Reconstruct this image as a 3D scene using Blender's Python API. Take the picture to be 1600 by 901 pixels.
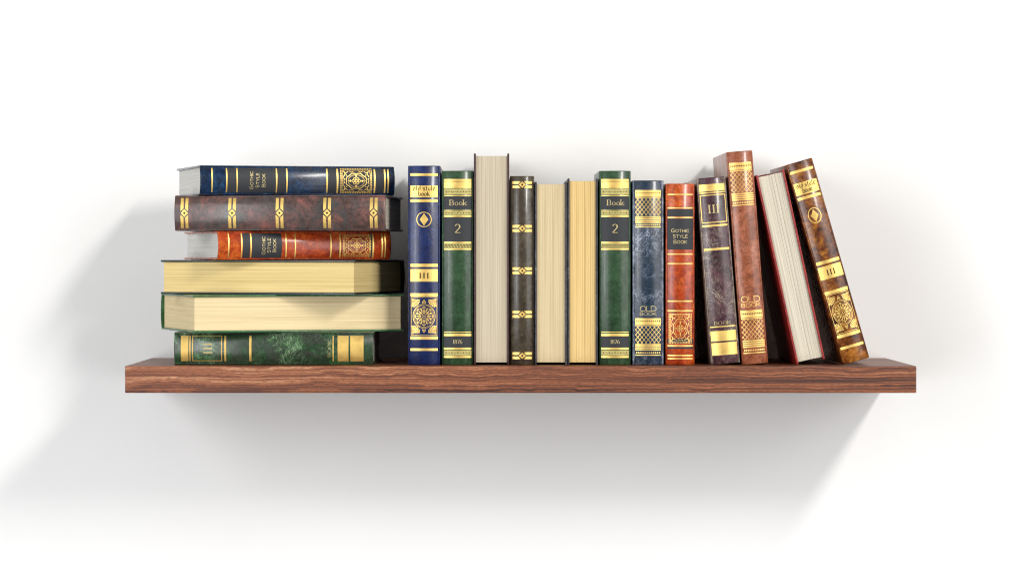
import bpy, bmesh, math, random
from mathutils import Vector, Matrix
random.seed(7)
R = math.radians
for o in list(bpy.data.objects): bpy.data.objects.remove(o)
scene = bpy.context.scene
C = scene.collection

# ------------------------------------------------------------------ camera
cam = bpy.data.objects.new('camera', bpy.data.cameras.new('camera'))
C.objects.link(cam); scene.camera = cam
cam.location = (0, -4.0, 0.1427)
cam.rotation_euler = (R(90), 0, 0)
cam.data.sensor_width = 36
cam.data.lens = 36 * 1237 * 4.0 / 1600
cam.data.shift_x = (800 - 770) / 1600
cam.data.shift_y = -(450.5 - 395) / 1600
cam.data.clip_end = 50

# ------------------------------------------------------------------ light
world = bpy.data.worlds.new('World'); scene.world = world
world.use_nodes = True
world.node_tree.nodes['Background'].inputs[0].default_value = (0.97, 0.985, 1.0, 1)
world.node_tree.nodes['Background'].inputs[1].default_value = 0.12

def area(name, loc, target, sx, sy, power, col):
    l = bpy.data.lights.new(name, 'AREA'); l.shape = 'RECTANGLE'
    l.size = sx; l.size_y = sy; l.energy = power; l.color = col
    o = bpy.data.objects.new(name, l); C.objects.link(o)
    o.location = loc
    o.rotation_euler = (Vector(target) - Vector(loc)).to_track_quat('-Z', 'Y').to_euler()
    return o
key = area('key_softbox', (1.55, -2.60, 1.62), (0, 0.1, 0.1), 0.85, 0.28, 58, (1.0, 0.97, 0.92))
zk = (key.location - Vector((0, .1, .1))).normalized()          # long side runs up and away to the right
xk = Vector((.54, 0, .84)); xk = (xk - xk.dot(zk) * zk).normalized()
key.rotation_euler = Matrix((xk, zk.cross(xk), zk)).transposed().to_euler()
area('left_strip_softbox', (-1.75, -2.6, 0.5), (0, 0.1, 0.1), 0.16, 2.0, 17, (0.95, 0.975, 1.0))
area('front_left_softbox', (-3.0, -4.2, 0.35), (0, 0.3, 0.05), 2.6, 4.4, 156, (0.985, 0.99, 1.0))
area('front_right_softbox', (3.5, -4.0, 0.35), (0.1, 0.3, 0.05), 2.6, 4.4, 140, (1.0, 0.99, 0.975))
area('overhead_softbox', (0.0, -1.5, 2.6), (0, 0.2, 0.0), 2.4, 0.3, 6, (1.0, 1.0, 1.0))

scene.view_settings.view_transform = 'Standard'
scene.view_settings.look = 'None'
scene.view_settings.exposure = 0.0
scene.view_settings.gamma = 1.0
scene.view_settings.use_curve_mapping = False
scene.render.engine = 'CYCLES'
scene.cycles.max_bounces = 6
scene.cycles.use_denoising = True
scene.cycles.filter_width = 1.1

# ------------------------------------------------------------------ materials
class NT:
    def __init__(s, name):
        s.m = bpy.data.materials.new(name); s.m.use_nodes = True
        s.t = s.m.node_tree; s.b = s.t.nodes['Principled BSDF']
        s.tc = s.t.nodes.new('ShaderNodeTexCoord')
    def n(s, typ, **kw):
        nd = s.t.nodes.new('ShaderNode' + typ)
        for k, v in kw.items(): setattr(nd, k, v)
        return nd
    def l(s, a, b): s.t.links.new(a, b)
    def mapping(s, scale, loc=(0, 0, 0), src=None):
        mp = s.n('Mapping'); mp.inputs['Scale'].default_value = scale
        mp.inputs['Location'].default_value = loc
        s.l(src or s.tc.outputs['Object'], mp.inputs['Vector']); return mp.outputs[0]
    def noise(s, vec, scale, detail=6, rough=.55, dist=0.0):
        nd = s.n('TexNoise'); nd.inputs['Scale'].default_value = scale
        nd.inputs['Detail'].default_value = detail; nd.inputs['Roughness'].default_value = rough
        nd.inputs['Distortion'].default_value = dist; s.l(vec, nd.inputs['Vector']); return nd.outputs[0]
    def ramp(s, fac, stops, interp='LINEAR'):
        r = s.n('ValToRGB'); cr = r.color_ramp; cr.interpolation = interp
        while len(cr.elements) < len(stops): cr.elements.new(.5)
        for e, (p, c) in zip(cr.elements, stops):
            e.position = p; e.color = (*c, 1) if len(c) == 3 else c
        s.l(fac, r.inputs[0]); return r.outputs[0]
    def math(s, op, a, b=0.0, clamp=False):
        m = s.n('Math', operation=op); m.use_clamp = clamp
        for i, v in enumerate((a, b)):
            if isinstance(v, (int, float)): m.inputs[i].default_value = v
            else: s.l(v, m.inputs[i])
        return m.outputs[0]
    def mix(s, fac, a, b, mode='MIX'):
        m = s.n('Mix', data_type='RGBA', blend_type=mode)
        for i, v in ((0, fac), (6, a), (7, b)):
            if isinstance(v, (int, float)): m.inputs[i].default_value = v
            elif isinstance(v, tuple): m.inputs[i].default_value = (*v, 1)
            else: s.l(v, m.inputs[i])
        return m.outputs[2]
    def bump(s, h, strength, dist):
        b = s.n('Bump'); b.inputs['Strength'].default_value = strength
        b.inputs['Distance'].default_value = dist
        s.l(h, b.inputs['Height']); s.l(b.outputs[0], s.b.inputs['Normal'])

def g(v): return (v, v, v)

def leather(name, dark, mid, light, vein=None, vein_amt=0.0, seed=0.0, rough=.34, scale=28, contrast=.16, spots=None, fine=.34, wear=0):
    t = NT(name)
    v = t.mapping((1, 1, 1), (seed, seed * 1.7, seed * .6))
    a = t.noise(v, scale, 8, .62, .9)
    b = t.noise(v, scale * 5.5, 6, .6, .3)
    f = t.math('ADD', t.math('MULTIPLY', a, 1 - fine), t.math('MULTIPLY', b, fine))
    col = t.ramp(f, [(.5 - contrast, dark), (.5, mid), (.5 + contrast, light)])
    if spots:                                   # cloudy second colour of a marbled leather
        s2 = t.noise(t.mapping((1, 1, 1), (seed + 3, 2, 1)), scale * 1.1, 7, .6, 1.6)
        col = t.mix(t.ramp(s2, [(.44, g(0)), (.62, g(.85))]), col, spots)
    if vein:                                    # pale creases and scuffs
        w = t.noise(t.mapping((1, 1, 1), (5, seed, 2)), 16, 4, .6)
        wv = t.n('VectorMath', operation='MULTIPLY_ADD')
        nn = t.n('TexNoise'); nn.inputs['Scale'].default_value = 22; nn.inputs['Detail'].default_value = 4
        t.l(v, nn.inputs['Vector'])
        wv.inputs[1].default_value = (.05, .05, .05); t.l(nn.outputs[1], wv.inputs[0]); t.l(v, wv.inputs[2])
        lines = None
        for sc, wd, ds in ((24, .010, 1.2), (55, .014, 2.0), (120, .022, 1.0)):
            n_ = t.noise(wv.outputs[0], sc, 3, .5, ds)
            ln = t.ramp(t.math('ABSOLUTE', t.math('SUBTRACT', n_, .5)), [(0, g(1)), (wd * .6, g(.5)), (wd * 1.6, g(0))])
            lines = ln if lines is None else t.mix(.7, lines, ln, 'ADD')
        msk = t.ramp(w, [(.46, g(.04)), (.64, g(1))])
        cl = t.ramp(t.noise(v, 60, 8, .75, .5), [(.5, g(0)), (.74, g(.55))])
        m = t.math('MULTIPLY', t.math('ADD', lines, cl, True), t.math('MULTIPLY', msk, vein_amt), True)
        col = t.mix(m, col, vein)
    cr_ = t.ramp(t.math('ABSOLUTE', t.math('SUBTRACT', t.noise(t.mapping((1, 1, 1), (seed, 4, 8)), 55, 6, .62, 1.2), .5)), [(0, g(.6)), (.03, g(0))])
    col = t.mix(cr_, col, tuple(c * .45 for c in dark))       # fine dark creases
    if wear:                                    # rubbed joints at the two sides of the spine
        sp = t.n('SeparateXYZ'); t.l(t.tc.outputs['Object'], sp.inputs[0])
        ax = t.math('ADD', t.math('ABSOLUTE', sp.outputs[0]), t.math('MULTIPLY', t.noise(v, 80, 6, .7), .006))
        col = t.mix(t.math('MULTIPLY', t.ramp(t.math('MULTIPLY', ax, 40), [(wear * 40, g(0)), (min(.999, wear * 40 + .07), g(1))]), t.ramp(t.noise(v, 130, 5, .7), [(.4, g(.1)), (.65, g(.75))])), col, vein)
    t.l(col, t.b.inputs['Base Color'])
    rr = t.ramp(t.noise(v, 70, 5, .6), [(.3, g(rough - .07)), (.7, g(rough + .10))])
    t.l(rr, t.b.inputs['Roughness'])
    t.b.inputs['Specular IOR Level'].default_value = .30
    t.b.inputs['Coat Weight'].default_value = .35
    t.b.inputs['Coat Roughness'].default_value = .16
    t.bump(t.math('ADD', t.noise(v, 900, 3, .6), t.math('MULTIPLY', b, 1.6)), .35, .0005)
    return t.m

def flat(name, col, rough=.5, metal=0.0, var=.12, scale=200):
    t = NT(name)
    f = t.noise(t.tc.outputs['Object'], scale, 5, .6)
    c2 = tuple(c * (1 - var) for c in col); c3 = tuple(min(1, c * (1 + var)) for c in col)
    t.l(t.ramp(f, [(.3, c2), (.7, c3)]), t.b.inputs['Base Color'])
    t.b.inputs['Metallic'].default_value = metal
    if metal:                                   # rubbed specks where the foil has worn off
        w = t.math('ADD', t.math('MULTIPLY', t.noise(t.tc.outputs['Object'], 1400, 4, .7), .6), t.math('MULTIPLY', t.noise(t.tc.outputs['Object'], 90, 4, .6), .4))
        t.l(t.ramp(w, [(.33, g(.3)), (.39, g(1))]), t.b.inputs['Alpha'])
    if not metal: t.b.inputs['Specular IOR Level'].default_value = .05 if 'ink' in name else .28
    t.l(t.ramp(f, [(.3, g(rough - .05)), (.7, g(rough + .08))]), t.b.inputs['Roughness'])
    return t.m

def paper(name, col, dark, seed=0.0, streak=.5):
    t = NT(name)
    v = t.mapping((3200, 7, 7), (seed, 0, 0)); v2 = t.mapping((900, 4, 4), (seed + 5, 0, 0))
    v3 = t.mapping((60, 14, 14), (seed, 3, 0))
    f = t.math('ADD', t.math('MULTIPLY', t.noise(v, 1, 2, .5), .5), t.math('MULTIPLY', t.noise(v2, 1, 3, .6), .5))
    c = t.ramp(f, [(.36, dark), (.36 + .2 * (1 - streak), tuple(.55 * a + .45 * b for a, b in zip(col, dark))), (.58, col)])
    c = t.mix(t.math('MULTIPLY', t.noise(v3, 1, 3, .6), .35), c, tuple(x * .82 for x in col))
    t.l(c, t.b.inputs['Base Color'])
    t.b.inputs['Roughness'].default_value = .75
    t.b.inputs['Specular IOR Level'].default_value = .25
    t.bump(f, .35, .0004)
    return t.m

M = {}
M['gold'] = flat('gold_foil', (.78, .53, .155), .40, .68, .10, 90)
M['gold_text'] = flat('dim_gold_lettering', (.52, .42, .20), .45, .4, .2, 600)
M['gold_dull'] = flat('worn_gold_foil', (.42, .36, .12), .5, .3, .25, 400)
M['gold_warm'] = flat('warm_gold_foil', (.78, .49, .15), .40, .64, .10, 90)
M['panel'] = flat('black_label_leather', (.028, .030, .034), .50, 0, .2, 500)
M['ink'] = flat('black_ink', (.012, .010, .012), .85)
M['ink_brown'] = flat('brown_ink', (.07, .03, .012), .6)
M['blue'] = leather('royal_blue_leather', (.004, .008, .038), (.007, .017, .085), (.014, .036, .15), seed=1, rough=.30, contrast=.2)
M['navy'] = leather('navy_marbled_leather', (.002, .007, .020), (.006, .026, .075), (.025, .085, .18), seed=2, scale=34, rough=.26, spots=(.012, .018, .035))
M['green'] = leather('forest_green_leather', (.009, .030, .011), (.020, .060, .022), (.042, .105, .042), seed=3, scale=40, contrast=.14)
M['maroon'] = leather('dark_maroon_leather', (.014, .005, .005), (.035, .010, .010), (.07, .022, .02), seed=4)
M['brown_grey'] = leather('olive_brown_leather', (.022, .014, .008), (.050, .036, .020), (.095, .078, .048), (.25, .21, .14), .28, 5, .32, 34, .15)
M['brown_red'] = leather('marbled_red_brown_leather', (.050, .030, .026), (.115, .060, .052), (.25, .095, .08), seed=6, scale=30, spots=(.055, .056, .054), contrast=.14)
M['slate'] = leather('slate_blue_leather', (.006, .016, .030), (.011, .027, .050), (.028, .046, .10), (.36, .40, .50), .85, 7, .3, 26, wear=.0195)
M['orange'] = leather('burnt_orange_leather', (.17, .012, .002), (.40, .048, .006), (.62, .14, .02), seed=8, scale=32, rough=.28, contrast=.15)
M['purple'] = leather('dark_plum_leather', (.020, .007, .011), (.056, .018, .030), (.11, .046, .056), (.38, .33, .25), .85, 9, .3, 28, wear=.0183)
M['salmon'] = leather('salmon_brown_leather', (.13, .034, .014), (.30, .085, .036), (.46, .17, .095), (.08, .02, .01), .3, 10, .33, 30)
M['tan'] = leather('chestnut_marbled_leather', (.034, .007, .002), (.16, .044, .007), (.40, .15, .020), (.03, .005, .002), .35, 11, .28, 36, .12, fine=.35)
M['red'] = leather('red_cloth', (.17, .010, .010), (.30, .020, .016), (.42, .04, .025), seed=12, rough=.4)
M['dark_green'] = leather('black_green_leather', (.008, .012, .010), (.014, .024, .020), (.03, .05, .042), seed=13)
M['green_cloth'] = leather('mid_green_leather', (.022, .075, .026), (.045, .15, .050), (.10, .25, .11), seed=14)
M['green_vein'] = leather('veined_green_leather', (.010, .018, .008), (.014, .048, .016), (.035, .11, .035), (.28, .48, .24), .70, 15, .32, 30, spots=(.034, .040, .032))
M['charcoal'] = leather('charcoal_leather', (.008, .008, .010), (.018, .018, .022), (.07, .075, .09), (.3, .32, .36), .4, 16)
M['p_beige'] = paper('beige_paper', (.60, .53, .40), (.38, .31, .205), 1)
M['p_cream'] = paper('cream_paper', (.68, .56, .35), (.43, .33, .17), 2)
M['p_yellow'] = paper('yellowed_paper', (.76, .56, .25), (.50, .34, .12), 3)
M['p_white'] = paper('greyish_white_paper', (.74, .73, .69), (.50, .49, .46), 4)
M['p_pale'] = paper('pale_paper', (.66, .61, .50), (.42, .37, .28), 5)
M['p_gilt'] = paper('gilt_yellow_paper', (.80, .63, .29), (.52, .38, .14), 6)
M['p_straw'] = paper('straw_paper', (.82, .68, .41), (.55, .42, .21), 7)

# ------------------------------------------------------------------ helpers
def link(name, me, mat, parent=None, smooth=False):
    o = bpy.data.objects.new(name, me); C.objects.link(o)
    if mat: me.materials.append(mat)
    if parent: o.parent = parent
    if smooth:
        for p in me.polygons: p.use_smooth = True
    return o
def bm_obj(name, bm, mat, parent=None, smooth=False):
    me = bpy.data.meshes.new(name); bm.normal_update(); bm.to_mesh(me); bm.free()
    return link(name, me, mat, parent, smooth)
def add_box(bm, x0, x1, y0, y1, z0, z1):
    r = bmesh.ops.create_cube(bm, size=1)
    for v in r['verts']:
        v.co = Vector((x0 + (v.co.x + .5) * (x1 - x0), y0 + (v.co.y + .5) * (y1 - y0), z0 + (v.co.z + .5) * (z1 - z0)))
    return r['verts']

# ------------------------------------------------------------------ setting
bm = bmesh.new()
WY = 0.3056
add_box(bm, -5, 5, WY, WY + .15, -3, 4)
wall = bm_obj('wall', bm, None)
wall['kind'] = 'structure'
t = NT('white_painted_plaster')
f = t.noise(t.tc.outputs['Object'], 3, 6, .6)
t.l(t.ramp(f, [(.3, (.86, .86, .855)), (.7, (.89, .89, .885))]), t.b.inputs['Base Color'])
t.b.inputs['Roughness'].default_value = .9
t.b.inputs['Specular IOR Level'].default_value = .2
t.bump(t.noise(t.tc.outputs['Object'], 260, 4, .6), .06, .0006)
wall.data.materials.append(t.m)

t = NT('rosewood')
def wood():
    # long wavy grain running along the plank
    sep = t.n('SeparateXYZ'); t.l(t.tc.outputs['Object'], sep.inputs[0])
    x, y, z = sep.outputs
    w1 = t.math('MULTIPLY', t.math('SUBTRACT', t.noise(t.mapping((8, 3, 16)), 1, 2, .5), .5), .011)
    w2 = t.math('MULTIPLY', t.math('SUBTRACT', t.noise(t.mapping((28, 20, 55), (3, 1, 0)), 1, 2, .5), .5), .0045)
    off = t.math('ADD', w1, w2)
    zz = t.math('ADD', z, off); yy = t.math('ADD', y, off)
    cmb = t.n('CombineXYZ')
    t.l(t.math('MULTIPLY', x, 1.3), cmb.inputs[0]); t.l(t.math('MULTIPLY', yy, 300), cmb.inputs[1]); t.l(t.math('MULTIPLY', zz, 560), cmb.inputs[2])
    a = t.noise(cmb.outputs[0], 1, 3, .55)
    cmb2 = t.n('CombineXYZ')
    t.l(t.math('MULTIPLY', x, 1.2), cmb2.inputs[0]); t.l(t.math('MULTIPLY', yy, 50), cmb2.inputs[1]); t.l(t.math('MULTIPLY', zz, 85), cmb2.inputs[2])
    b = t.noise(cmb2.outputs[0], 1, 3, .5)
    fibre = t.noise(t.mapping((160, 1200, 1200)), 1, 3, .6)
    f = t.math('ADD', t.math('MULTIPLY', a, .62), t.math('MULTIPLY', b, .38))
    col = t.ramp(f, [(.36, (.026, .008, .004)), (.435, (.10, .027, .011)), (.495, (.20, .058, .022)), (.55, (.29, .092, .035)), (.61, (.38, .145, .064)), (.69, (.56, .30, .16))])
    col = t.mix(t.ramp(fibre, [(.45, g(0)), (.62, g(.5))]), col, (.05, .016, .009))
    t.l(col, t.b.inputs['Base Color'])
    t.b.inputs['Roughness'].default_value = .48
    t.b.inputs['Coat Weight'].default_value = .08
    t.bump(t.math('ADD', a, t.math('MULTIPLY', fibre, .5)), .35, .0006)
wood()
bm = bmesh.new()
add_box(bm, -.4648, .5352, 0, WY - .0005, -.0340, 0)
bmesh.ops.bevel(bm, geom=[e for e in bm.edges], offset=.0013, segments=2, affect='EDGES', profile=.6)
shelf = bm_obj('wall_shelf', bm, t.m)
shelf['label'] = 'long reddish brown wooden shelf board fixed to the white wall under all the books'
shelf['category'] = 'shelf'

# ------------------------------------------------------------------ foil drawing: flat art in spine coordinates (metres), later laid on the spine
class Art:
    """polygons (x across, z up the spine), each a few micrometres above the one before"""
    def __init__(s, xs=1.): s.p = []; s.f = (0, 0, 1); s.xs = xs
    def at(s, cx, cz, k=1.): s.f = (cx, cz, k); return s
    def poly(s, pts):
        cx, cz, k = s.f
        pts = [((cx + x * k) * s.xs, cz + z * k) for x, z in pts]
        ar = sum(pts[i - 1][0] * pts[i][1] - pts[i][0] * pts[i - 1][1] for i in range(len(pts)))
        if abs(ar) < 1e-14: return s
        s.p.append(pts if ar > 0 else pts[::-1]); return s
    def rect(s, x0, x1, z0, z1): return s.poly([(x0, z0), (x1, z0), (x1, z1), (x0, z1)])
    def line(s, pts, w, closed=False):
        pts = list(pts)
        if closed: pts = pts + [pts[0]]
        for (ax, az), (bx, bz) in zip(pts, pts[1:]):
            dx, dz = bx - ax, bz - az; L = math.hypot(dx, dz)
            if L < 1e-9: continue
            ux, uz = dx / L * w / 2, dz / L * w / 2
            s.poly([(ax - ux * .5 - uz, az - uz * .5 + ux), (ax - ux * .5 + uz, az - uz * .5 - ux),
                    (bx + ux * .5 + uz, bz + uz * .5 - ux), (bx + ux * .5 - uz, bz + uz * .5 + ux)])
        return s
    def nib(s, pts, nx, nz, thin):
        s.line(pts, thin)
        for (ax, az), (bx, bz) in zip(pts, pts[1:]):
            s.poly([(ax - nx, az - nz), (ax + nx, az + nz), (bx + nx, bz + nz), (bx - nx, bz - nz)])
        return s
    def disc(s, x, z, r, n=12, rz=None):
        return s.poly([(x + r * math.cos(2 * math.pi * i / n), z + (rz or r) * math.sin(2 * math.pi * i / n)) for i in range(n)])
    def ring(s, x, z, r, w, n=28, rz=None):
        rz = rz or r
        for i in range(n):
            a, b = 2 * math.pi * i / n, 2 * math.pi * (i + 1) / n
            q = lambda t, d: (x + (r + d) * math.cos(t), z + (rz + d) * math.sin(t))
            s.poly([q(a, -w / 2), q(a, w / 2), q(b, w / 2), q(b, -w / 2)])
        return s

def arc(cx, cy, rx, ry, a0, a1, n=12):
    return [(cx + rx * math.cos(R(a0 + (a1 - a0) * i / n)), cy + ry * math.sin(R(a0 + (a1 - a0) * i / n))) for i in range(n + 1)]
# letter skeletons: (width, strokes, serif spots)
GL = {
 'O': (1.0, [arc(.5, .5, .5, .5, 90, 450, 24)], []),
 'C': (.95, [arc(.5, .5, .5, .5, 42, 318, 20)], []),
 'G': (1.0, [arc(.5, .5, .5, .5, 42, 335, 20) + [(.95, .30), (.95, .45), (.55, .45)]], []),
 'T': (.85, [[(0, 1), (.85, 1)], [(.425, 1), (.425, 0)]], [(.425, 0)]),
 'H': (.85, [[(0, 0), (0, 1)], [(.85, 0), (.85, 1)], [(0, .52), (.85, .52)]], [(0, 0), (0, 1), (.85, 0), (.85, 1)]),
 'I': (.0, [[(0, 0), (0, 1)]], [(0, 0), (0, 1)]),
 'Y': (.9, [[(0, 1), (.45, .48), (.45, 0)], [(.9, 1), (.45, .48)]], [(.45, 0)]),
 'L': (.65, [[(0, 1), (0, 0), (.65, 0)]], [(0, 1)]),
 'E': (.68, [[(.68, 1), (0, 1), (0, 0), (.68, 0)], [(0, .52), (.6, .52)]], []),
 'B': (.75, [[(0, 0), (0, 1), (.42, 1)] + arc(.42, .76, .26, .24, 90, -90, 8) + [(0, .52)], [(.42, .52)] + arc(.44, .26, .31, .26, 90, -90, 8) + [(0, 0)]], [(0, 0), (0, 1)]),
 'D': (.9, [[(0, 0), (0, 1), (.4, 1)] + arc(.4, .5, .5, .5, 90, -90, 12) + [(0, 0)]], [(0, 0), (0, 1)]),
 'K': (.8, [[(0, 0), (0, 1)], [(.76, 1), (.04, .42)], [(.26, .60), (.8, 0)]], [(0, 0), (0, 1), (.76, 1), (.8, 0)]),
 'S': (.72, [arc(.38, .75, .33, .25, 30, 265, 12)[:-1] + arc(.36, .26, .36, .26, 85, -150, 12)], []),
 'o': (.52, [arc(.26, .29, .26, .29, 90, 450, 16)], []),
 'k': (.55, [[(0, 0), (0, 1.05)], [(.5, .58), (.04, .24)], [(.17, .34), (.55, 0)]], [(0, 0), (0, 1.05), (.5, .58), (.55, 0)]),
 '2': (.6, [arc(.29, .72, .27, .28, 160, -25, 12) + [(.02, .04), (.6, .04)]], []),
 '1': (.25, [[(0, .82), (.14, 1), (.14, 0)]], [(.14, 0)]),
 '8': (.55, [arc(.27, .76, .22, .24, 90, 450, 14), arc(.27, .27, .27, .27, 90, 450, 14)], []),
 '7': (.55, [[(0, .98), (.55, .98), (.2, 0)]], []),
 '6': (.55, [arc(.27, .29, .27, .29, 90, 450, 14), arc(.62, .30, .60, .75, 110, 180, 8)], []),
}
BL = {  # broken-pen (blackletter) skeletons, x-height 1
 'o': (.95, [[(.5, 1), (.08, .78), (.08, .25), (.48, 0), (.88, .22), (.88, .75), (.5, 1)]]),
 'l': (.5, [[(.2, 1.5), (.2, .18), (.45, 0)]]),
 'd': (.95, [[(.88, 1.5), (.88, .22), (.48, 0), (.08, .25), (.08, .78), (.5, 1), (.85, .8)]]),
 's': (.85, [[(.8, .82), (.45, 1), (.1, .8), (.15, .6), (.75, .42), (.78, .2), (.42, 0), (.05, .15)]]),
 't': (.7, [[(.3, 1.35), (.3, .18), (.6, 0)], [(.02, 1), (.62, 1)]]),
 'y': (.95, [[(.08, 1), (.08, .3), (.45, .08), (.85, .3)], [(.85, 1), (.85, 0), (.45, -.38)]]),
 'e': (.85, [[(.8, .15), (.48, 0), (.08, .22), (.08, .78), (.48, 1), (.8, .75), (.14, .48)]]),
 'b': (.95, [[(.08, 1.5), (.08, .22), (.48, 0), (.88, .25), (.88, .75), (.5, 1), (.1, .8)]]),
 'k': (.95, [[(.08, 1.5), (.08, 0)], [(.12, .52), (.5, 1), (.82, .78), (.42, .55), (.88, 0)]]),
 ' ': (.5, []),
}
def text_width(sx, chars, table, gap, small):
    return sum(table[c][0] * sx * (small if (small != 1 and i) else 1) + gap for i, c in enumerate(chars)) - gap
def draw_sans(art, s, x, z, h, wide=1.0, w=.13, gap=.28, small=1.0, serif=False):
    """centred line of capitals of height h, baseline z; every letter after the first at `small`"""
    sx = h * wide; tw = text_width(sx, s, GL, gap * h, small); px = x - tw / 2
    for i, c in enumerate(s):
        q = small if (small != 1 and i) else 1
        cw, strokes, serifs = GL[c]
        for st in strokes:
            pts = [(px + a * sx * q, z + b * h * q) for a, b in st]
            if serif: art.nib(pts, w * h * .5, 0, w * h * .42)
            else: art.line(pts, w * h)
        if serif:
            for a, b in serifs:
                X_, Z_ = px + a * sx * q, z + b * h * q
                d = .035 * h if b < .01 else -.035 * h
                art.rect(X_ - .17 * h, X_ + .17 * h, Z_ + d - .035 * h, Z_ + d + .035 * h)
        px += cw * sx * q + gap * h
def draw_black(art, s, x, z, h, wide=.8, nibw=.17, gap=.16):
    tw = sum(BL[c][0] * h * wide + gap * h for c in s) - gap * h; px = x - tw / 2
    nx, nz = nibw * h * .85, nibw * h * .55
    for c in s:
        for st in BL[c][1]:
            art.nib([(px + a * h * wide, z + b * h) for a, b in st], nx * .6, nz * .6, nibw * h * .45)
        px += BL[c][0] * h * wide + gap * h

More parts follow.
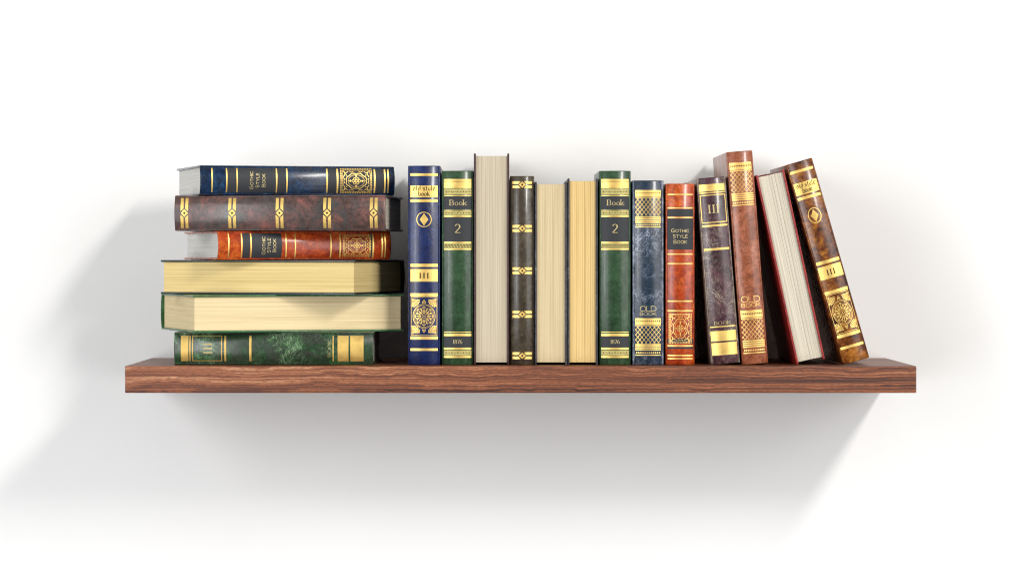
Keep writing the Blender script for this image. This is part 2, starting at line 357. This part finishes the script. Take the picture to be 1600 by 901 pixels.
# ------------------------------------------------------------------ book
NS = 26
SS = [0, .12, .24, .36, .48, .58, .67, .75, .82, .86, .88, .89, .8975, .905, .915, .93, .945, .958, .97, .98, .988, .994, .998, 1]
SS = [-v for v in SS[:0:-1]] + SS
def spine_y(s, B):
    s = abs(s)
    if s <= .88: return B * .62 * (s / .88) ** 2.1
    if s <= .915: return B * (.62 + .10 * math.sin((s - .88) / .035 * math.pi))          # crease beside the joint
    t_ = (s - .915) / .085
    return B * (.62 + .38 * (1 - math.sqrt(max(0, 1 - t_ ** 2.2))))
class Book:
    def __init__(s, name, label, cat, T, H, W, cover, pages, group=None, bulge=.0065, board=.0026, inset=.0030, concave=0.0008):
        s.T, s.H, s.W, s.B = T, H, W, bulge
        e = bpy.data.objects.new(name, None); C.objects.link(e); e.empty_display_size = .05
        e['label'] = label; e['category'] = cat
        if group: e['group'] = group
        s.e = e; cm = M[cover]; bt = board
        # boards with softly rounded edges
        for nm, sg in (('front_cover', 1), ('back_cover', -1)):
            bm = bmesh.new()
            xs = sorted((sg * T / 2, sg * (T / 2 - bt)))
            add_box(bm, xs[0], xs[1], bulge + .0055, W, 0, H)
            bmesh.ops.bevel(bm, geom=list(bm.edges), offset=.0009, segments=3, affect='EDGES', profile=.6)
            bm_obj(nm, bm, cm, e, True)
        # spine: bulged strip with a joint groove beside each board
        bm = bmesh.new()
        prof = []
        gy = bulge
        n0 = [(-1, gy + .0058, -.0002), (-1, gy + .0040, -.0010), (-1, gy + .0022, -.0006), (-1, gy + .0010, 0)]
        for _, y, dx in n0: prof.append((-T / 2 - dx, y))
        for u in SS:
            prof.append((u * T / 2, spine_y(u, bulge)))
        for _, y, dx in reversed(n0): prof.append((T / 2 + dx, y))
        th = .0016
        inner = [(x * (1 - 2 * th / T), y + th if abs(x) < T / 2 * .96 else max(y, bulge * .8 + th)) for x, y in prof]
        zs = [(0, .0010), (.0004, .0004), (.0012, 0), (H * .5, 0), (H - .0012, 0), (H - .0004, .0004), (H, .0010)]
        ringsv = []
        for z, ins in zs:
            o_ = [bm.verts.new((x * (1 - 2 * ins * .7 / T), y + ins, z)) for x, y in prof]
            i_ = [bm.verts.new((x, y, z)) for x, y in reversed(inner)]
            ringsv.append(o_ + i_)
        n = len(ringsv[0])
        for a, b in zip(ringsv, ringsv[1:]):
            for i in range(n): bm.faces.new((a[i], a[(i + 1) % n], b[(i + 1) % n], b[i]))
        m = len(prof)
        for r_, fl in ((ringsv[0], False), (ringsv[-1], True)):
            for i in range(m - 1):
                q = (r_[i], r_[i + 1], r_[n - 2 - i], r_[n - 1 - i])
                try: bm.faces.new(q)
                except ValueError: pass
        bmesh.ops.recalc_face_normals(bm, faces=list(bm.faces))
        s.spine = bm_obj('spine', bm, cm, e, True)
        s.prof = prof
        # page block: leaves gathered in uneven ridges on the fore-edge and both ends
        rnd = random.Random(name + label)
        bm = bmesh.new()
        x0, x1 = -T / 2 + bt + .0001, T / 2 - bt - .0001
        xs = [x0]
        while xs[-1] < x1 - .0007: xs.append(xs[-1] + rnd.choice((.00022, .0004, .0004, .0007, .0012)) * rnd.uniform(.8, 1.3))
        xs[-1] = x1
        fz = [inset, H * .25, H * .5, H * .75, H - inset]
        bow = [rnd.uniform(-.0002, .0002) for _ in fz]
        for i, (a, b) in enumerate(zip(xs, xs[1:])):
            d = rnd.uniform(0, .00016) + (.0004 if rnd.random() < .04 else 0)
            u = (a + b) / (x1 - x0); dd = concave * (1 - u * u)
            y0 = bulge + .0035; y1 = W - inset - d - dd
            ez0 = inset + rnd.uniform(0, .0003); ez1 = H - inset - rnd.uniform(0, .0003)
            cols = []
            for k_, z in enumerate(fz):
                z = min(max(z, ez0), ez1)
                yb = y1 + bow[k_]
                cols.append([bm.verts.new((xx, yy, z)) for xx, yy in ((a, y0), (b, y0), (b, yb), (a, yb))])
            for p, q in zip(cols, cols[1:]):
                for j in range(4): bm.faces.new((p[j], p[(j + 1) % 4], q[(j + 1) % 4], q[j]))
            bm.faces.new(cols[0][::-1]); bm.faces.new(cols[-1])
        bm_obj('page_block', bm, M[pages], e)
    # foil on the spine, level 1 = leather label, 2 = gold, 3 = ink on gold
    def lay(s, name, art, mat, level=2):
        bm = bmesh.new()
        for i, pts in enumerate(art.p):
            dy = (i % 60) * 2.2e-6
            vs = [bm.verts.new((x, -dy, z)) for x, z in pts]
            try: bm.faces.new(vs)
            except ValueError: pass
        for x, _ in s.prof[4:-4]:
            if abs(x) < s.T / 2 * .97:
                bmesh.ops.bisect_plane(bm, geom=list(bm.verts) + list(bm.edges) + list(bm.faces), plane_co=(x, 0, 0), plane_no=(1, 0, 0), dist=1e-7)
        pr = s.prof[4:-4]
        off = {1: .00006, 2: .00022, 3: .00042}[level]
        for v in bm.verts:
            x = v.co.x
            for (xa, ya), (xb, yb) in zip(pr, pr[1:]):
                if xa - 1e-9 <= x <= xb + 1e-9:
                    yy = ya + (yb - ya) * (x - xa) / (xb - xa); break
            else: yy = s.B
            v.co.y += yy - off
        bmesh.ops.recalc_face_normals(bm, faces=list(bm.faces))
        for fc in bm.faces:
            fc.normal_update()
            if fc.normal.y > 0: fc.normal_flip()
        return bm_obj(name, bm, mat, s.spine, False)
    def stand(s, x, y, lean=0.0, fore=False):
        """x: centre, or the lower left corner for a leaning book"""
        if lean:
            m = Matrix.Translation((x, y, .0002)) @ Matrix.Rotation(-R(lean), 4, 'Y') @ Matrix.Translation((s.T / 2, 0, 0))
        else: m = Matrix.Translation((x, y, .0002))
        if fore: m = m @ Matrix.Translation((0, s.W, 0)) @ Matrix.Rotation(math.pi, 4, 'Z')
        s.e.matrix_world = m
    def lie(s, corner, x, y, z, yaw, fore=False):
        """corner 'L' or 'R': which near end of the visible long side stands at x, y"""
        m = Matrix.Translation((x, y, z + s.T / 2 + .0002)) @ Matrix.Rotation(R(yaw), 4, 'Z')
        m = m @ Matrix.Translation((s.H if corner == 'L' else 0, 0, 0))          # head to the left
        if fore: m = m @ Matrix.Translation((-s.H, s.W, 0)) @ Matrix.Rotation(math.pi, 4, 'Z')
        m = m @ Matrix.Rotation(-math.pi / 2, 4, 'Y')
        s.e.matrix_world = m

P = 0.0008150                       # one unit of the designs below, in metres

# ---- the five spine designs; z counts up from the foot in units of P
def band(b, z0, z1, hw, mat='gold', k=1.0, name='gilt_band', level=2):
    b.lay(name, Art().rect(-hw * P, hw * P, z0 * P * k, z1 * P * k), M[mat], level)

def design_old_style(b, k, ink='ink', hw=21.5, gold='gold'):
    xs = hw / (21.5 * k)
    for z0, z1 in ((295, 299), (254, 258.4), (153, 158), (107, 112), (39.6, 44.6), (22, 26)): band(b, z0, z1, hw, gold, k)
    for z0, z1, nm in ((261.5, 280, 'title_label'), (130, 149.6, 'volume_label')): band(b, z0, z1, hw, gold, k, nm)
    a = Art(xs)
    draw_black(a, 'old style', 0, 272 * P * k, 5.1 * P * k, .74, .17, .22); draw_black(a, 'book', 0, 263.4 * P * k, 5.1 * P * k, .74, .17, .22)
    b.lay('title_lettering', a, M[ink], 3)
    a = Art(xs); draw_sans(a, 'III', 0, 135.5 * P * k, 8 * P * k, 1, .22, .75, serif=True)
    b.lay('volume_lettering', a, M[ink], 3)
    a = Art(xs).at(0, 227 * P * k, P * k); a.ring(0, 0, 11.4, 1.3)
    a.poly([(-6.8, 0), (0, -9.8), (6.8, 0), (0, 9.8)]); b.lay('diamond_emblem', a, M[gold])
    # rosette panel
    a = Art(xs).at(0, 76 * P * k, P * k)
    X, Z = 18.2, 26.6
    for x0, x1, z0, z1 in ((-20.5, 20.5, 29.3, 30), (-20.5, 20.5, -30, -29.3), (-20.5, -19.8, -29.3, 29.3), (19.8, 20.5, -29.3, 29.3)): a.rect(x0, x1, z0, z1)
    a.ring(0, 0, 17.3, .8, 36, 18.6); a.ring(0, 0, 15.6, .4, 36, 16.8); a.ring(0, 0, 3.2, .7, 16); a.disc(0, 0, 1.2, 8)
    for i in range(8):
        t_ = R(45 * i)
        u, v = (math.cos(t_), math.sin(t_)), (-math.sin(t_), math.cos(t_))
        q = lambda r_, s_: (u[0] * r_ + v[0] * s_, u[1] * r_ + v[1] * s_)
        a.poly([q(4, 0), q(8, 1.3), q(13, 0), q(8, -1.3)])
        for sg in (1, -1):
            a.line([q(5, .9 * sg), q(8.5, 3.1 * sg), q(12, 3.4 * sg), q(14.2, 1.4 * sg), q(12.8, .5 * sg)], .75)
            a.line([q(13, 5.2 * sg), q(10.5, 4.6 * sg), q(8.2, 3.5 * sg)], .6)
        a.disc(*q(14.6, 0), .9, 6)
    for sx in (1, -1):
        for sz in (1, -1):
            for j in range(7):
                t_ = R(3 + 14 * j); L = 12.2 if j not in (0, 6) else 11.5
                c, s_ = math.cos(t_), math.sin(t_); c2, s2 = math.cos(t_ + R(9.5)), math.sin(t_ + R(9.5))
                o = (X * sx, Z * sz)
                a.poly([(o[0] - 1.2 * c * sx, o[1] - 1.2 * s_ * sz), (o[0] - L * c * sx, o[1] - L * s_ * sz), (o[0] - (L + .7) * math.cos(t_ + R(4.7)) * sx, o[1] - (L + .7) * math.sin(t_ + R(4.7)) * sz), (o[0] - L * c2 * sx, o[1] - L * s2 * sz)])
            a.disc(X * sx - .6 * sx, Z * sz - .6 * sz, 1.5, 8)
    for sz in (1, -1):
        for dx in (-2.4, 0, 2.4):
            a.poly([(dx * .2, 26.4 * sz), (dx + .9, 20.9 * sz + abs(dx) * .1), (dx, 20 * sz), (dx - .9, 20.9 * sz)])
    b.lay('rosette_ornament', a, M[gold])

def design_volume_two(b, k=1.0):
    hw = 21.6
    for z0, z1 in ((287, 290.2), (276, 286), (263.6, 265), (240.8, 241.6), (231, 233.2), (190, 192.2), (179.6, 182), (50.6, 52), (45, 49), (24, 27), (11, 14)):
        band(b, z0, z1, hw, 'gold', k)
    for z0, z1 in ((243, 263.0), (193, 230.4), (27.6, 44.4)): band(b, z0, z1, hw, 'panel', k, 'label_panel', 1)
    a = Art(); draw_sans(a, 'B', -9.2 * P, 249.2 * P * k, 8.2 * P, .9, .12, .2, serif=True)
    draw_sans(a, 'o', -1.8 * P, 249.2 * P * k, 8.6 * P, 1.05, .12, .2, serif=True)
    draw_sans(a, 'o', 4.9 * P, 249.2 * P * k, 8.6 * P, 1.05, .12, .2, serif=True)
    draw_sans(a, 'k', 11.2 * P, 249.2 * P * k, 8.2 * P, .95, .12, .2, serif=True)
    b.lay('title_lettering', a, M['gold_text'])
    a = Art(); draw_sans(a, '2', 0, 206 * P * k, 13.6 * P, .95, .15, .2, serif=True); b.lay('volume_lettering', a, M['gold_text'])
    a = Art(); draw_sans(a, '1876', 0, 33.2 * P * k, 6 * P, .95, .14, .16, serif=True); b.lay('year_lettering', a, M['gold_text'])
    for z0, z1 in ((266, 275), (234, 240.2), (15, 23)):
        band(b, z0, z1, hw, 'gold_dull', k, 'patterned_band')
        a = Art(); zc = (z0 + z1) / 2 * P * k
        for i in range(-2, 3):
            x = i * 9.0 * P
            a.poly([(x - 1.1 * P, zc), (x, zc - 1.1 * P), (x + 1.1 * P, zc), (x, zc + 1.1 * P)])
            if i < 2: a.rect(x + 3 * P, x + 6 * P, zc - .3 * P, zc + .3 * P)
        b.lay('band_dots', a, M['ink_brown'], 3)
    band(b, 182.6, 189.4, hw, 'gold_dull', k, 'patterned_band')
    a = Art()
    for i in range(-4, 5):
        x = i * 4.7 * P; zc = 186 * P * k
        a.line([(x - 2 * P, zc - 2 * P), (x, zc + 1.8 * P), (x + 2 * P, zc - 1 * P), (x + .5 * P, zc - 2.2 * P)], .6 * P)
        a.disc(x + 1.8 * P, zc + 1.7 * P, .7 * P, 6)
    b.lay('band_scrolls', a, M['ink_brown'], 3)

def design_diamonds(b, zs, hw, q):
    """paired bars with a diamond; q = size unit"""
    for z in zs:
        a = Art().at(0, z, q)
        h = hw / q
        for sg in (1, -1):
            for sd in (1, -1):
                lo, hi = 1.2 * sg, 5.4 * sg
                a.poly([(h * sd, lo), (h * sd, hi), (2.5 * sd if True else 0, hi), (6.2 * sd, lo)])
        a.poly([(-5.6, 0), (0, -5.2), (5.6, 0), (0, 5.2)])
        b.lay('gilt_band', a, M['gold'])
        a = Art().at(0, z, q); a.disc(0, 0, 1.4, 10); b.lay('band_dot', a, M['ink'], 3)

def design_old_book(b, k, gold='gold', hw=20, ink='ink'):
    def lat(z0, z1):
        a = Art(); x0, x1 = -hw * P, hw * P; Z0, Z1 = z0 * P * k, z1 * P * k; st = 7.8 * P; w = .7 * P
        n = int((x1 - x0 + Z1 - Z0) / st) + 1
        for sg in (1, -1):
            for i in range(-n, n + 1):
                c = i * st
                # line x*sg*1.15 - z = c clipped to the panel
                pts = []
                m = 1.2 * sg
                zc = (Z0 + Z1) / 2
                xa = x0; xb = x1
                za, zb = zc + c + m * xa, zc + c + m * xb
                def cl(xa, za, xb, zb):
                    t0, t1 = 0., 1.; dz = zb - za
                    for lim, sgn in ((Z0, 1), (Z1, -1)):
                        d = sgn * dz; e = sgn * (lim - za)
                        tt = e / d
                        if d > 0: t0 = max(t0, tt)
                        else: t1 = min(t1, tt)
                    return t0, t1
                t0, t1 = cl(xa, za, xb, zb)
                if t1 - t0 > .02:
                    a.line([(xa + (xb - xa) * t0, za + (zb - za) * t0), (xa + (xb - xa) * t1, za + (zb - za) * t1)], w)
        b.lay('lattice_ornament', a, M[gold])
    def dots(z, name, mat, lvl, n=12, r=1.15):
        a = Art()
        for i in range(n):
            x = (-hw + 2.2 + (2 * hw - 4.4) * i / (n - 1)) * P
            a.poly([(x - r * P, z * P * k), (x, (z - r) * P * k), (x + r * P, z * P * k), (x, (z + r) * P * k)])
        b.lay(name, a, M[mat], lvl)
    for z0, z1, nm in ((263, 273, 'gilt_band'), (260.8, 262.2, 'gilt_band'), (214.6, 216, 'gilt_band'), (63, 73, 'gilt_band'), (60.8, 62.2, 'gilt_band'), (14.6, 16, 'gilt_band')):
        band(b, z0, z1, hw, gold, k, nm)
    for base in (221.4, 22.6):
        for i in range(4): band(b, base + i * 2.75, base + i * 2.75 + 1.9, hw, gold, k)
    dots(268.2, 'band_dots', ink, 3); dots(68.2, 'band_dots', ink, 3)
    dots(218.6, 'bead_row', gold, 2, 12, 1.5); dots(19, 'bead_row', gold, 2, 12, 1.5)
    lat(232.6, 260); lat(34, 60)
    a = Art(); draw_sans(a, 'OLD', 0, 84 * P * k, 7.8 * P * k, 1.12, .11, .17)
    draw_sans(a, 'BOOK', 0, 77.4 * P * k, 4.8 * P * k, 1.28, .125, .24)
    b.lay('title_lettering', a, M['gold_text' if gold == 'gold' else gold])

def design_gothic(b, k=1.0, gold='gold_warm', panels=(), hw=19.8, lower=True):
    for z0, z1 in ((265, 267), (244, 246), (229, 231), (172, 174), (157, 159), (98.5, 100.7), (83.2, 85.6), (28.6, 31), (13.6, 16), (8.8, 11)):
        band(b, z0, z1, hw, gold, k)
    for z0, z1 in ((231.8, 243.2), (180, 228.4)) + tuple(panels): band(b, z0, z1, hw + .3, 'panel', k, 'label_panel', 1)
    a = Art()
    for w_, z in (('GOTHIC', 207), ('STYLE', 198.4), ('BOOK', 189.6)): draw_sans(a, w_, 0, z * P * k, 5.2 * P, 1.0, .125, .24, .86)
    b.lay('title_lettering', a, M['gold_text'])
    # arabesque panel with beaded border
    a = Art().at(0, 57 * P * k, P * k); X, Z = 17.2, 22.4
    for u, n in ((X, 14), (Z, 18)):
        for i in range(n + 1):
            v = -(u) + 2 * u * i / n
            for sg in (1, -1):
                if u == X: a.disc(v, Z * sg, .95, 6)
                else: a.disc(X * sg, v, .95, 6)
    a.line([(-15.4, -20.6), (15.4, -20.6), (15.4, 20.6), (-15.4, 20.6)], .6, True)
    n = 64; pts = []
    for i in range(n):
        t_ = 2 * math.pi * i / n; r_ = 1 + .10 * abs(math.sin(4 * t_))
        pts.append((10.3 * r_ * math.cos(t_), 14.2 * r_ * math.sin(t_)))
    a.line(pts, 1.0, True)
    a.ring(0, 0, 8.6, .45, 28, 12)
    for i in range(6):
        t_ = R(60 * i + 30); a.ring(3.4 * math.cos(t_), 4.6 * math.sin(t_), 1.7, .8, 10)
    a.ring(0, 0, 1.5, .8, 10)
    for sg in (1, -1):
        a.poly([(0, 6.5 * sg), (1.6, 8.5 * sg), (0, 11.6 * sg), (-1.6, 8.5 * sg)])
        a.poly([(5.6 * sg, 0), (6.6 * sg, 1.6), (8.4 * sg, 0), (6.6 * sg, -1.6)])
        for sz in (1, -1):
            c = (13 * sg, 17.6 * sz)
            a.line([(c[0] + .8 * sg, c[1] - 6 * sz), (c[0] - 1.6 * sg, c[1] - 3 * sz), (c[0], c[1]), (c[0] - 3 * sg, c[1] - 1.6 * sz), (c[0] - 7 * sg, c[1] + 1 * sz)], .9)
            a.line([(c[0] - 9 * sg, c[1] + 1.4 * sz), (c[0] - 10.5 * sg, c[1] - .6 * sz), (c[0] - 12.6 * sg, c[1] + .8 * sz)], .8)
            a.line([(c[0] + 1 * sg, c[1] - 8 * sz), (c[0] - .8 * sg, c[1] - 11 * sz), (c[0] + 1 * sg, c[1] - 14 * sz)], .8)
            a.ring(c[0] + .6 * sg, c[1] + 1.2 * sz, 1.2, .6, 8); a.disc(c[0] - 4.8 * sg, c[1] - 3.4 * sz, .8, 6)
    b.lay('arabesque_ornament', a, M[gold])

def design_three(b, k, hw=20, title_x=0):
    for z0, z1 in ((270.5, 281.5), (267.2, 269), (215, 218), (178, 181.4), (57.6, 59.4), (36, 52), (14, 33.5)): band(b, z0, z1, hw, 'gold', k)
    a = Art().at(0, 0, P)
    f = lambda x0, x1, z0, z1: a.rect(x0, x1, z0 * k, z1 * k)
    f(-hw, hw, 263.6, 265); f(-hw, hw, 221, 222.4); f(-hw, -hw + 1.3, 222.4, 263.6); f(hw - 1.3, hw, 222.4, 263.6)
    b.lay('gilt_frame', a, M['gold'])
    a = Art(); draw_sans(a, 'III', 0, 236 * P * k, 13 * P, 1, .18, .5, serif=True); b.lay('volume_lettering', a, M['gold_text'])
    a = Art(); draw_sans(a, 'BOOK', 0, 61.5 * P * k, 5.2 * P, 1.1, .13, .30, serif=True); b.lay('title_lettering', a, M['gold_text'])

# ------------------------------------------------------------------ the pile of six lying books, bottom to top
Y0 = .033
b = Book('book', 'green veined leather book marked III, lowest of the pile, flat on the shelf', 'book', .0415, .2545, .19, 'green_vein', 'p_pale')
design_three(b, .2545 / (291.5 * P)); b.lie('R', -.1525, .035, 0, -1.4)
z = .0415
b = Book('book', 'thick green covered book showing its cream fore-edge, lying on the lowest book', 'book', .0478, .2775, .20, 'green_cloth', 'p_straw')
b.lie('L', -.3796, .005, z, 17.6, True); z += .0481
b = Book('book', 'black covered book showing its golden yellow fore-edge, in the middle of the pile', 'book', .0438, .2655, .20, 'dark_green', 'p_gilt')
b.lie('R', -.1740, .005, z, -16.8, True); z += .0441
b = Book('book', 'orange leather book titled GOTHIC STYLE BOOK lying in the pile, grey page ends showing', 'book', .0365, .2290, .19, 'orange', 'p_white')
design_gothic(b, .2290 / (283 * P), 'gold', ((31.6, 35.5),), 19.2); b.lie('L', -.3481, .015, z, 18.6); z += .0368
b = Book('book', 'mottled red brown book with five gilt diamond bands, second from the top of the pile', 'book', .0452, .2705, .20, 'brown_red', 'p_pale')
ud = P * 1.0
design_diamonds(b, [.2705 * f_ for f_ in (.055, .275, .500, .725, .952)], .0192, P * 1.12); b.lie('R', -.1362, .010, z, -4.9); z += .0455
b = Book('book', 'dark navy book titled GOTHIC STYLE BOOK lying on top of the pile', 'book', .0378, .2535, .19, 'navy', 'p_white')
design_gothic(b, .2535 / (283 * P), 'gold', ((174.4, 179.6), (160, 171.5), (86, 98), (16.6, 28), (32, 82.6)), 19.0); b.lie('L', -.3713, .020, z, 14.8)

# ------------------------------------------------------------------ the standing row, left to right
b = Book('book', 'upright royal blue book titled old style book with gold labels, beside the pile', 'book', .0412, .2535, .25, 'blue', 'p_cream')
design_old_style(b, 1.0); b.stand(-.0876, Y0)
b = Book('book', 'upright green book marked Book 2, between the royal blue book and tallest maroon book', 'book', .0404, .2470, .20, 'green', 'p_cream', 'green volumes marked Book 2')
design_volume_two(b); b.stand(-.0448, Y0); green2 = b
b = Book('book', 'tallest upright book, dark maroon covers with its beige fore-edge facing out', 'book', .0452, .2690, .25, 'maroon', 'p_beige', concave=.0040)
b.stand(-.0016, Y0 - .001, fore=True)
b = Book('book', 'narrow upright olive brown book with five gilt diamond bands', 'book', .0308, .2404, .24, 'brown_grey', 'p_cream')
design_diamonds(b, [v * P for v in (281.3, 213, 147, 79, 14.5)], 15.4 * P, P); b.stand(.0375, Y0)
b = Book('book', 'charcoal book with pale cream fore-edge facing out, right of narrow olive brown book', 'book', .0412, .2330, .24, 'charcoal', 'p_cream', concave=.0038)
b.stand(.0740, Y0, fore=True)
b = Book('book', 'charcoal book with warm yellow fore-edge, touching a green Book 2 volume', 'book', .0386, .2372, .24, 'charcoal', 'p_yellow', concave=.0038)
b.stand(.1145, Y0, fore=True)
# the second green volume is a copy of the first, with copies of its parts and their foil
def copy_tree(o, parent=None):
    c = o.copy(); C.objects.link(c)
    if parent: c.parent = parent; c.matrix_parent_inverse = Matrix()
    for ch in o.children: copy_tree(ch, c)
    return c
e2 = copy_tree(green2.e)
e2['label'] = 'upright green book marked Book 2, between the yellow fore-edge and slate blue book'
e2.matrix_world = Matrix.Translation((.1557, Y0, .0002))
b = Book('book', 'upright slate blue scuffed book titled OLD BOOK with gilt lattice panels', 'book', .0398, .2347, .24, 'slate', 'p_cream')
design_old_book(b, .2347 / (288 * P)); b.stand(.1979, Y0)
b = Book('book', 'upright burnt orange book titled GOTHIC STYLE BOOK with a black label', 'book', .0371, .2307, .25, 'orange', 'p_white')
design_gothic(b, 1.0, 'gold_warm', ((25, 28), (33, 41))); b.stand(.2388, Y0)
b = Book('book', 'scuffed dark plum book marked III, leaning slightly against the upright orange book', 'book', .0375, .2379, .25, 'purple', 'p_pale')
design_three(b, 1.0); b.stand(.2781, Y0, 4.52)
b = Book('book', 'tall salmon brown book titled OLD BOOK leaning on the dark plum book', 'book', .0334, .2714, .25, 'salmon', 'p_pale', bulge=.0055)
design_old_book(b, .2714 / (288 * P), 'gold_warm', 17.2, 'ink_brown'); b.stand(.3179, Y0, 4.31)
b = Book('book', 'leaning book with bright red covers and pale fore-edge facing out', 'book', .0367, .2468, .25, 'red', 'p_pale', concave=.0030)
b.stand(.3872, Y0, 12.20, True)
b = Book('book', 'chestnut marbled book titled old style book, leaning steepest at the right end of the row', 'book', .0348, .2645, .24, 'tan', 'p_pale', bulge=.0055)
design_old_style(b, .2645 / (311 * P), 'ink', 18.7); b.stand(.4467, Y0, 16.07)
